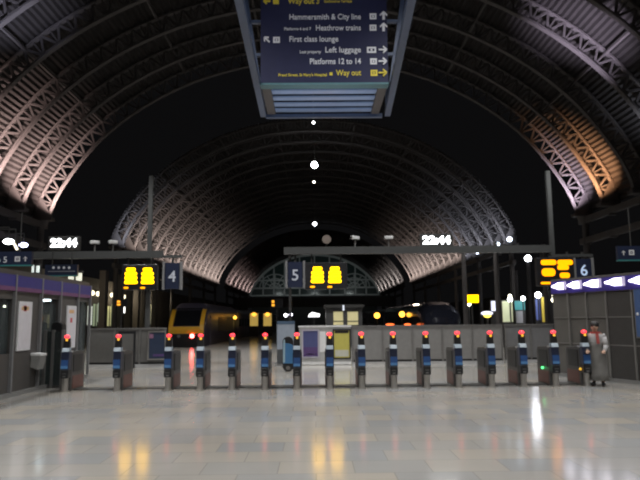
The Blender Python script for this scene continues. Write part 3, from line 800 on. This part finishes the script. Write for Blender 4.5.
# ------------------------------------------------------------------ trains
TBODY = mat('train_body', (.06, .055, .085), .3); TYEL = mat('train_yellow', (.62, .33, .02), .35); TGLASS = mat('train_glass', (.008, .008, .01), .08, var=0)
TROOF = mat('train_roof', (.04, .04, .042), .5)
def section(y, hw, zb, zt, r=.45, n=6):
    pts = []
    for cx, cz, s0, rr in ((hw-r, zt-r, 0, r), (-hw+r, zt-r, 1, r), (-hw+.15, zb+.15, 2, .15), (hw-.15, zb+.15, 3, .15)):
        for k in range(n): q = PI/2*(s0+k/(n-1)); pts.append((cx+rr*math.cos(q), y, cz+rr*math.sin(q)))
    return pts
def coach(t, y0, y1, lit=()):
    MB().loft([section(y0, 1.35, -.2, 2.95), section(y1, 1.35, -.2, 2.95)]).build('coach_body', TBODY, t)
    n = 8
    for s in (1, -1):
        wb = MB()
        for k in range(n):
            ya = y0+1.6+(y1-y0-3.2)*k/n
            wb.span(s*1.35-.01, s*1.35+.015, ya+.2, ya+(y1-y0-3.2)/n-.2, 1.15, 1.95)
        wb.build('window_row', TGLASS, t)
        MB().span(s*1.35-.01, s*1.35+.02, y0+.4, y0+1.2, -.1, 2.2).span(s*1.35-.01, s*1.35+.02, y1-1.2, y1-.4, -.1, 2.2).build('door', mat('train_door', (.10, .09, .13), .35), t)
    MB().span(-1.1, 1.1, y0+2, y1-2, -.85, -.2).build('underframe', BLACK, t)
    for yy in (y0+3, y1-3):
        wh = MB()
        for s in (-.75, .75):
            for dy in (-1.2, 1.2): wh.cyl((s-.07, yy+dy, -.66), (s+.07, yy+dy, -.66), .44, n=18)
        wh.build('bogie', BLACK, t)
def hst():
    xc = (at(167, 320, 44).x+at(205.5, 320, 44).x)/2
    t = thing('train', 'dark train with yellow-framed cab front standing behind the left barrier', 'train', (xc, 44, -.0))
    hw = 1.36
    MB().loft([section(.0, hw-.14, -.3, 1.25, .2), section(.12, hw-.06, -.3, 1.5, .25), section(.5, hw-.02, -.3, 2.0, .3), section(1.1, hw, -.3, 2.6, .45), section(2.0, hw, -.3, 3.12, .75), section(17.5, hw, -.3, 3.15, .75)]).build('power_car', TBODY, t)
    # windscreen lying on the raked front
    def front(z): # y of the raked face
        pr = [(1.05, -.035), (1.25, .0), (1.5, .12), (2.0, .5), (2.6, 1.1), (3.12, 2.0)]
        for (za, ya), (zb, yb) in zip(pr, pr[1:]):
            if za <= z <= zb: return ya+(yb-ya)*(z-za)/(zb-za)
        return -.03
    def patch(name, m, x0, x1, zs, off):
        rings = []
        for z in zs:
            y = front(z)-off
            rings.append([(x0, y, z), (x1, y, z), (x1, y+.05, z+.02), (x0, y+.05, z+.02)])
        return MB().loft(rings).build(name, m, t)
    patch('windscreen', TGLASS, -.95, .95, (1.42, 1.6, 2.0, 2.4, 2.72), .05)
    y_ = MB()
    for (x0, x1, zs) in ((-1.27, -.97, (.86, 1.1, 1.5, 1.9, 2.3, 2.62)), (.97, 1.27, (.86, 1.1, 1.5, 1.9, 2.3, 2.62)), (-.97, .97, (.86, 1.1, 1.36))):
        rings = []
        for z in zs:
            y = front(z)-.055 if z > 1.2 else -.045
            rings.append([(x0, y, z), (x1, y, z), (x1, y+.06, z+.01), (x0, y+.06, z+.01)])
        y_.loft(rings)
    y_.build('yellow_panel', TYEL, t)
    MB().span(-1.2, 1.2, -.07, .1, -.3, .85).build('lower_nose', BLACK, t, .03)
    MB().ball((.46, -.1, .69), .15, (1, .5, 1)).build('tail_lamp', mat('tail_red', (1, .1, .05), .3, emit=28, ecol=(1, .07, .06)), t, smooth=True)
    MB().cyl((-.5, -.1, .69), (-.5, -.06, .69), .12).build('unlit_lamp', DSTEEL, t)
    for s in (-.85, .85): MB().cyl((s, -.35, -.35), (s, .0, -.35), .12).cyl((s, -.4, -.35), (s, -.35, -.35), .22).build('buffer', BLACK, t)
    for s in (1, -1):
        MB().span(s*hw-.01, s*hw+.02, 2.2, 2.9, -.1, 2.1).build('cab_door', mat('train_door', (.10, .09, .13), .35), t)
        MB().span(s*hw-.01, s*hw+.015, 6, 15, .9, 2.1).build('grille', DARK, t)
    MB().span(-1.1, 1.1, 1.5, 16.5, -.85, -.3).build('underframe', BLACK, t)
    for yy in (3.2, 14.3):
        wh = MB()
        for s in (-.75, .75):
            for dy in (-1.3, 1.3): wh.cyl((s-.07, yy+dy, -.6), (s+.07, yy+dy, -.6), .5, n=18)
        wh.build('bogie', BLACK, t)
    for k in range(3): coach(t, 18+k*23.3, 18+k*23.3+22.8)
hst()
def dark_train():
    Y = 40+1.8
    xc = (at(423, 320, Y).x+at(465, 320, Y).x)/2
    t = thing('train', 'black round-nosed train without yellow, standing behind the long grey barrier', 'train', (xc, Y, 0))
    K = mat('train_black', (.012, .013, .02), .12, spec=.7)
    hw = 1.42
    MB().loft([section(0, hw-.55, -.3, 1.5, .5), section(.1, hw-.3, -.35, 1.85, .7), section(.5, hw-.1, -.35, 2.35, .9), section(1.2, hw, -.35, 2.75, 1.0), section(2.5, hw, -.35, 2.98, .9), section(23, hw, -.35, 2.98, .6)]).build('lead_car', K, t, smooth=False)
    MB().loft([[(-.8, .02, 1.35), (.8, .02, 1.35), (.8, .1, 1.35), (-.8, .1, 1.35)], [(-.85, .42, 2.2), (.85, .42, 2.2), (.85, .5, 2.2), (-.85, .5, 2.2)], [(-.6, 1.0, 2.62), (.6, 1.0, 2.62), (.6, 1.1, 2.6), (-.6, 1.1, 2.6)]]).build('windscreen', TGLASS, t)
    SP = mat('train_bright_spot', (.9, .92, 1), .2, emit=2.2)
    MB().ball((-.12, -.02, 1.02), .1, (1, .5, 1)).build('bright_spot', SP, t, smooth=True)  # small glowing white spot, off centre on the nose
    MB().cyl((0, -.3, .2), (0, .1, .2), .16).build('coupler', BLACK, t)
    MB().span(-1.1, 1.1, 2, 21, -.85, -.3).build('underframe', BLACK, t)
    for s in (1, -1):
        wb = MB()
        for k in range(8): wb.span(s*hw-.01, s*hw+.015, 5+k*2.1, 6.6+k*2.1, 1.15, 1.95)
        wb.build('window_row', TGLASS, t)
    for yy in (4, 19):
        wh = MB()
        for s in (-.75, .75):
            for dy in (-1.3, 1.3): wh.cyl((s-.07, yy+dy, -.66), (s+.07, yy+dy, -.66), .44, n=18)
        wh.build('bogie', BLACK, t)
    coach(t, 23.5, 46.3); coach(t, 46.8, 69.6)
dark_train()
rl = MB()
for xc in (at(186.2, 320, 44).x, at(444, 320, 41.8).x):
    for s in (-.75, .75): rl.span(xc+s-.035, xc+s+.035, PIT0+.5, 168, -1.1, -1.0)
struct(rl.build('trim_10', DSTEEL))

# ------------------------------------------------------------------ lamps hung along the crown of the roof
for px, py, Y, r, lb, m in ((313.5, 122.5, 36.5, .08, 'pendant lamp just under the big hanging sign', WLAMP), (314.5, 165, 46, .24, 'brightest pendant lamp under the roof crown', mat('bright_lamp', (1, 1, 1), .3, emit=60, ecol=(.9, .95, 1))),
                            (314, 182, 58, .12, 'faint pendant lamp below the brightest one', YLAMP), (314.8, 223.8, 78, .25, 'lowest pendant lamp, above the platform 5 display', mat('mid_lamp', (1, 1, 1), .3, emit=14, ecol=(.95, .97, 1)))):
    a = at(px, py, Y)
    small_lamp(px, py, Y, r, m, lb, (1, 1, 1), 'pendant_lamp', 'pendant lamps along the roof crown', 17.0-a.z)
# platform lamp post, bright, with its streak on the floor
a = at(528, 258.5, 56)
t = thing('lamp_post', 'bright white lamp on a post left of the orange display', 'lamp post', (a.x, 56, 0))
MB().ball((0, 0, a.z), .3).build('lamp_globe', mat('post_lamp', (1, 1, 1), .3, emit=40, ecol=(.88, .9, 1)), t, smooth=True)
MB().cyl((0, 0, 0), (0, 0, a.z-.2), .24, .16).cyl((0, 0, 0), (0, 0, .3), .3, .2).build('post', IRON, t)
# lamps at left over the building
def arm_lamp(px, py, Y, m, label, kind, shape):
    a = at(px, py, Y); t = thing(kind, label, 'lamp', a, 0, 'lamps above the left building')
    shape(MB()).build('lamp_globe', m, t, smooth=kind == 'canopy_lamp')
    MB().cyl((0, 0, .1), (0, 0, 6.05-a.z), .025, n=8).cyl((0, 0, 6.05-a.z), (-15.03-a.x, 0, 6.05-a.z), .03, n=8).build('arm', DARK, t)
arm_lamp(8.5, 241.5, 27, WLAMP, 'large white oval lamp at the left frame edge', 'canopy_lamp', lambda b: b.ball((0, 0, 0), .17, (1.35, 1, .75)))
arm_lamp(23.5, 245, 29, mat('blue_white_lamp', (1, 1, 1), .3, emit=10, ecol=(.6, .62, 1)), 'bluish oval lamp right of the large white one', 'canopy_lamp', lambda b: b.ball((0, 0, 0), .15, (1.4, 1, .75)))
arm_lamp(15, 245.5, 27.6, mat('warm_strip', (1, .9, .7), .4, emit=1.2), 'small slanting warm strip lamp between the two oval lamps', 'floodlight', lambda b: b.bar((-.1, 0, .2), (.12, 0, -.2), .09, .09))
# rib foot lamps on the right of the second bay
for k in range(4):
    t = thing('rib_foot_lamp', ['rib foot lamp at the far right end of the lit arch', 'second rib foot lamp in from the arch end', 'third rib foot lamp in from the arch end', 'fourth rib foot lamp, next to the gantry beam'][k], 'lamp', (14.9, 45.25+3.05*k, 7.3), 0, 'lamps at the feet of the right ribs')
    MB().ball((0, 0, .42), .19-.02*k).build('lamp_globe', mat('foot_lamp', (1, 1, 1), .3, emit=7, ecol=(.75, .85, 1)), t, smooth=True)
    MB().cyl((0, 0, .05), (0, 0, .3), .04, n=8).cyl((0, 0, 0), (.12, 0, 0), .05, n=8).cyl((0, 0, 0), (0, 0, .08), .07, n=8).build('stem', DARK, t)

# ------------------------------------------------------------------ far left: office front behind the columns
OX = -17.5
def oY(px): return F*-OX/(315.5-px)
struct(MB().span(OX-.3, OX, 22, 150, 0, 5.2).build('wall_offices', mat('office_brick', (.05, .042, .034), .8, var=.3, scale=2)))
cols = {}
def litm(c, e): return mat('lit_%d_%d_%d' % tuple(int(x*99) for x in c), c, .5, emit=e)
wl = [(90.5, 94.5, 306, 325, (.75, .8, .7), .8, 'pale lit window nearest the left building'), (96, 99.5, 304, 326, (.45, .55, .35), .4, 'dim green lit window right of the pale one'),
      (100.5, 103, 303, 322, (.6, .7, .55), .6, 'narrow green-white window before the dark pillar'), (110, 113, 306, 326, (.6, .6, .3), .5, 'yellowish window right of the dark pillar'),
      (114, 118, 304, 326, (.4, .45, .28), .4, 'dim olive window beside the small orange sign'), (119.5, 124, 309, 326, (.5, .5, .28), .45, 'olive window under the small orange sign'),
      (125.5, 128.7, 307, 313, (1, 1, .95), 3.5, 'small bright white window panel'), (133, 137.5, 306, 322, (.3, .3, .18), .3, 'dim brown window left of the mast'),
      (141, 144.5, 305, 324, (.4, .42, .3), .22, 'dim grey-green window under the platform 4 display edge'), (148.5, 154.5, 304, 324, (.28, .28, .2), .2, 'broad dim window left of the train roof')]
for a0, a1, b0, b1, c, e, lb in wl:
    ya, yb = oY(a0), oY(a1); p = at((a0+a1)/2, b1, (ya+yb)/2); q = at((a0+a1)/2, b0, (ya+yb)/2)
    t = thing('office_window', lb, 'window', (OX, (ya+yb)/2, p.z), 0, 'lit office windows at the left')
    MB().span(0, .05, -(yb-ya)/2, (yb-ya)/2, 0, q.z-p.z).build('pane', litm(c, e), t)
    MB().span(.05, .1, -.06, .06, 0, q.z-p.z).span(0, .1, -(yb-ya)/2, (yb-ya)/2, -.08, 0).build('frame', DARK, t)
lx = [(92.5, 293), (98, 293.8), (103, 294.2), (112, 295), (120, 296.5), (124, 296.8), (127.5, 297), (131.2, 297.6), (141.5, 298.5)]
ll = ['wall lamp nearest the purple band end', 'second wall lamp out from the purple band', 'third wall lamp, left of the dark pillar', 'wall lamp just right of the dark pillar', 'wall lamp at the start of the tight trio', 'wall lamp in the middle of the tight trio', 'wall lamp at the end of the tight trio', 'wall lamp under the left display edge', 'wall lamp farthest right, under the left display']
for (px, py), lb in zip(lx, ll):
    Y = oY(px)-.4; a = at(px, py, Y)
    t = thing('wall_lamp', lb, 'lamp', (a.x, Y, a.z), 0, 'wall lamps along the office front')
    MB().ball((0, 0, 0), .16, (1, 1, 1.2), 10).build('lamp_globe', mat('wall_lamp_glow', (1, .9, .65), .3, emit=3.0, ecol=(1, .88, .6)), t, smooth=True)
    MB().bar((0, 0, .15), (OX-a.x, .1, .35), .05, .05).build('arm', DARK, t)
for px0, px1, py0, py1, lb in ((31.5, 39, 265, 272.5, 'bright lit window between the two signs at left'), (68, 82, 272, 281, 'warm lit window under the dark sign with symbols')):
    ya = 27.0; p = at(px0, py1, ya); q = at(px1, py0, ya)
    t = thing('lit_box', lb, 'window', ((p.x+q.x)/2, ya, p.z))
    w_ = (q.x-p.x)/2; h = q.z-p.z
    MB().span(-w_, w_, -.05, .2, -.06, 0).span(-w_, w_, -.05, .2, h, h+.06).span(-.03, .03, -.05, .2, 0, h).build('frame', DARK, t)
    MB().span(-w_, -.05, 0, .1, 0, h).span(.05, w_*.9, 0, .1, 0, h*.9).build('pane', litm((.85, .85, .7) if px0 > 50 else (.85, .95, .9), .75), t)
    MB().span(-w_*.8, -w_*.7, .05, .1, -p.z, -.06).span(w_*.7, w_*.8, .05, .1, -p.z, -.06).build('post', DARK, t)
# dark pillars of the office front
for px in (106, 122.5, 131.5, 139, 146, 157):
    Y = F*15.9/(315.5-px)
    struct(MB().span(-16.15, -15.7, Y-.35, Y+.35, 0, 5.6).build('pillar', mat('pillar_brown', (.10, .085, .075), .7)))
# small orange matrix signs
for px0, px1, py0, py1, Y, lb in ((115.5, 127, 299.5, 306.5, 40, 'small orange indicator under the platform 4 display'), (270.5, 283, 299, 307.5, 48, 'small orange indicator left of platform number 5')):
    p = at(px0, py1, Y); q = at(px1, py0, Y); w_ = (q.x-p.x)/2; h = q.z-p.z
    t = thing('platform_indicator', lb, 'display', ((p.x+q.x)/2, Y, p.z), 0, 'small orange indicators')
    MB().span(-w_, w_, 0, .2, 0, h).build('housing', BLACK, t)
    MB().span(-w_+.1, -w_+.32, -.015, 0, h*.15, h*.42).span(-w_+.1, -w_+.3, -.015, 0, h*.55, h*.85).build('text_row', mat('dim_orange_led', (1, .45, .05), .4, emit=1.4, ecol=(1, .42, .03)), t)
    MB().span(-.04, .04, .06, .14, -p.z, 0).build('post', DARK, t)

# ------------------------------------------------------------------ middle distance: kiosk, lamps, yellow panels
p = at(326, 320, 40); q = at(362, 305, 40)
t = thing('kiosk', 'dark kiosk with two pale yellow lit windows beyond the yellow timetable', 'kiosk', ((p.x+q.x)/2, 40, 0)); w_ = (q.x-p.x)/2
MB().span(-w_, w_, 0, 2.5, 0, 2.55).build('cabin', mat('kiosk_dark', (.05, .05, .052), .5), t)
MB().span(-w_-.12, w_+.12, -.2, 2.7, 2.55, 2.75).build('roof', DARK, t)
for px0, px1 in ((333.5, 343), (347.5, 358)):
    a = at(px0, 325, 40); b = at(px1, 311.5, 40); cx = (p.x+q.x)/2
    o = MB().span(a.x-cx, b.x-cx, -.03, 0, a.z, b.z).build('window', litm((.62, .56, .3), .3), t)
    MB().span(a.x-cx-.04, b.x-cx+.04, -.06, -.0, b.z, b.z+.08).span(a.x-cx-.04, b.x-cx+.04, -.06, 0, a.z+.22, a.z+.27).build('frame', DARK, o)
a = at(343.5, 309, 39.7); MB().span(a.x-cx-.06, a.x-cx+.06, -.3, -.2, a.z-.1, a.z+.25).build('fascia_lamp', litm((.7, .75, .85), .6), t)
def stand_lamp(px, py, Y, r, m, label, name='platform_lamp', group=None, sc=(1, 1, 1)):
    a = at(px, py, Y); t = thing(name, label, 'lamp', (a.x, Y, 0), 0, group)
    MB().ball((0, 0, a.z), r, sc, 12).build('lamp_globe', m, t, smooth=True)
    MB().cyl((0, .05, 0), (0, .05, a.z), .05, n=8).build('post', DARK, t)
ORL = mat('orange_lamp', (1, .55, .1), .3, emit=5, ecol=(1, .42, .04)); RDO = mat('red_orange_lamp', (1, .25, .05), .3, emit=2.2, ecol=(1, .16, .03))
stand_lamp(235, 317.5, 55, .15, ORL, 'orange lamp beside the yellow-nosed train')
stand_lamp(377, 315.5, 50, .24, ORL, 'orange lamp right of the kiosk')
stand_lamp(402, 314.3, 50, .24, ORL, 'orange lamp left of the black train nose')
stand_lamp(390, 324.5, 46, .13, RDO, 'low red-orange lamp below the two orange lamps', sc=(2.6, 1, .6))
stand_lamp(407.5, 324.5, 46, .12, RDO, 'low red-orange lamp against the black train', sc=(2.2, 1, .7))
stand_lamp(285.5, 315.2, 46, .12, WLAMP, 'small white lamp above the pale blue board')
stand_lamp(290.5, 314.6, 47, .15, mat('lilac_lamp', (1, 1, 1), .3, emit=7, ecol=(.85, .8, 1)), 'larger white lamp above the pale blue board')
p = at(308, 317, 44); q = at(320, 312, 44)
t = thing('illuminated_sign', 'small white illuminated sign left of the kiosk', 'sign', ((p.x+q.x)/2, 44, p.z))
w_ = (q.x-p.x)/2; h = q.z-p.z
MB().prism([(-w_, 0), (w_*.9, 0), (w_, h*.6), (-w_*.3, h), (-w_*.8, h*.6)], 'y', 0, .12).build('lit_face', mat('sign_glow', (1, 1, 1), .4, emit=2.0), t)
MB().span(-.05, .05, .03, .1, -p.z, 0).build('post', DARK, t)
for px, lb in ((254, 'yellow lit panel on the left platform, nearer the orange lamp'), (267.5, 'yellow lit panel on the left platform, farther along')):
    p = at(px-4.5, 326, 66); q = at(px+4.5, 312, 66)
    t = thing('advertising_stand', lb, 'panel', ((p.x+q.x)/2, 66, 0), 0, 'yellow lit panels on the platform'); w_ = (q.x-p.x)/2
    MB().span(-w_, w_, 0, .3, .05, q.z).build('cabinet', DARK, t)
    MB().span(-w_*.9, w_*.9, -.02, 0, max(.2, p.z), q.z-.15).build('lit_face', litm((.75, .5, .12), .5), t)
    MB().ball((0, -.06, q.z-.25), .2, (1.3, .3, 1)).build('top_lamp', mat('amber_top', (1, .5, .1), .4, emit=2.2, ecol=(1, .45, .05)), t, smooth=True)

# ------------------------------------------------------------------ far right: platform shops and lamps
RX = 21.0
struct(MB().span(RX, RX+.3, 36, 150, 0, 4.2).build('wall_shops', mat('shop_dark', (.03, .029, .03), .8)))
def panel(px0, px1, py0, py1, Y, c, e, label, name='illuminated_board', cat='board'):
    p = at(px0, py1, Y); q = at(px1, py0, Y); w_ = (q.x-p.x)/2
    t = thing(name, label, cat, ((p.x+q.x)/2, Y, 0))
    MB().span(-w_, w_, 0, .25, 0, q.z+.06).build('backing', DARK, t)
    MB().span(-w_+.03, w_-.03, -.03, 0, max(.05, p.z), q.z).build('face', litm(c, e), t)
    return t
panel(502.5, 512.5, 301, 322, 43.9, (.62, .66, .42), .45, 'pale green lit panel behind the short dark barrier')
a = panel(514.5, 525, 301, 310, 44.3, (.05, .3, .32), .35, 'teal lit panel right of the pale green one')
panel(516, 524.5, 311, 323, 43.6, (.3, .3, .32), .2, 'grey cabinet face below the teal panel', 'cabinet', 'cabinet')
panel(536, 541, 299, 320, 44, (.1, .14, .4), .3, 'dim blue lit panel left of the yellow post')
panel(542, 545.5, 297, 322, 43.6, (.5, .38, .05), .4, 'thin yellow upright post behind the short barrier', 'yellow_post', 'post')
panel(491, 497.5, 301, 311, 44, (.75, .78, .95), 1.1, 'bright white-blue lit panel beside the round lamp sign')
for px, py, r, m, lb in ((510, 296, .12, YLAMP, 'upper of two lamps over the pale green panel'), (510, 299.5, .17, WLAMP, 'lower of two lamps over the pale green panel'), (523, 298.5, .16, WLAMP, 'lamp over the teal panel'),
                         (538, 295, .22, WLAMP, 'white lamp over the blue panel'), (554, 295.5, .13, YLAMP, 'upper warm lamp beside the right wall end'), (554, 300, .19, YLAMP, 'lower warm lamp beside the right wall end'), (469, 304, .14, YLAMP, 'white lamp under the small yellow display')):
    stand_lamp(px, py, 42.2 if 'upper' in lb else 43.0, r, m, lb, 'shop_lamp', 'shop lamps at the right')
p = at(465, 303.5, 40); q = at(479, 294, 40); w_ = (q.x-p.x)/2; h = q.z-p.z
t = thing('departure_display', 'small yellow display above the black train', 'display', ((p.x+q.x)/2, 40, p.z))
MB().span(-w_, w_, 0, .15, 0, h).build('housing', BLACK, t)
MB().span(-w_+.05, w_-.05, -.02, 0, .06, h*.52).span(-w_+.05, w_-.05, -.02, 0, h*.5, h-.06).build('text_row', YLED, t)
MB().span(-.04, .04, .05, .12, -p.z, 0).build('post', DARK, t)
p = at(487, 314, 41)
t = thing('lamp_sign', 'round-topped small lamp sign, white over yellow, behind the barrier', 'sign', (p.x, 41, 0))
MB().ball((0, 0, p.z+.05), .42, (1, .4, .35)).build('hood', litm((.85, .85, 1), 1.2), t, smooth=True)
MB().ball((0, -.08, p.z-.12), .25, (1, .5, .5)).build('yellow_lamp', mat('yellow_glow', (1, .8, .1), .4, emit=2.5, ecol=(1, .72, .1)), t, smooth=True)
MB().cyl((0, 0, 0), (0, 0, p.z-.15), .08).build('post', DARK, t)
for px0, Y in ((500, 37), (467, 39), (520, 60), (549, 38.5)):
    x = xat(px0, Y)
    struct(MB().cyl((x, Y, 0), (x, Y, 6.5), .17, .14).cyl((x, Y, 0), (x, Y, .5), .26, .22).build('column_iron', IRON))

# light thrown by the far lamps
for x, y, z, e, c in ((-16.4, 41, 4.0, 110, (1, .86, .62)), (-16.4, 52, 4.0, 130, (1, .86, .62)), (-16.4, 64, 4.0, 130, (1, .86, .62)), (16.5, 40.5, 4.0, 260, (.95, .95, 1)), (17.5, 50, 4.2, 200, (.9, .95, 1)), (9.5, 62, 5, 200, (1, .8, .6))):
    lamp('POINT', 'platform_glow', (x, y, z), e, c, None, .3)
for x in (-9, 0, 9):
    lamp('SPOT', 'screen_fill', (x, 126, 7.5), 620, (.9, 1, .97), (x*1.0, 140, 11), .3, 90, .9)  # unseen spots added to brighten the end screen, no fitting there
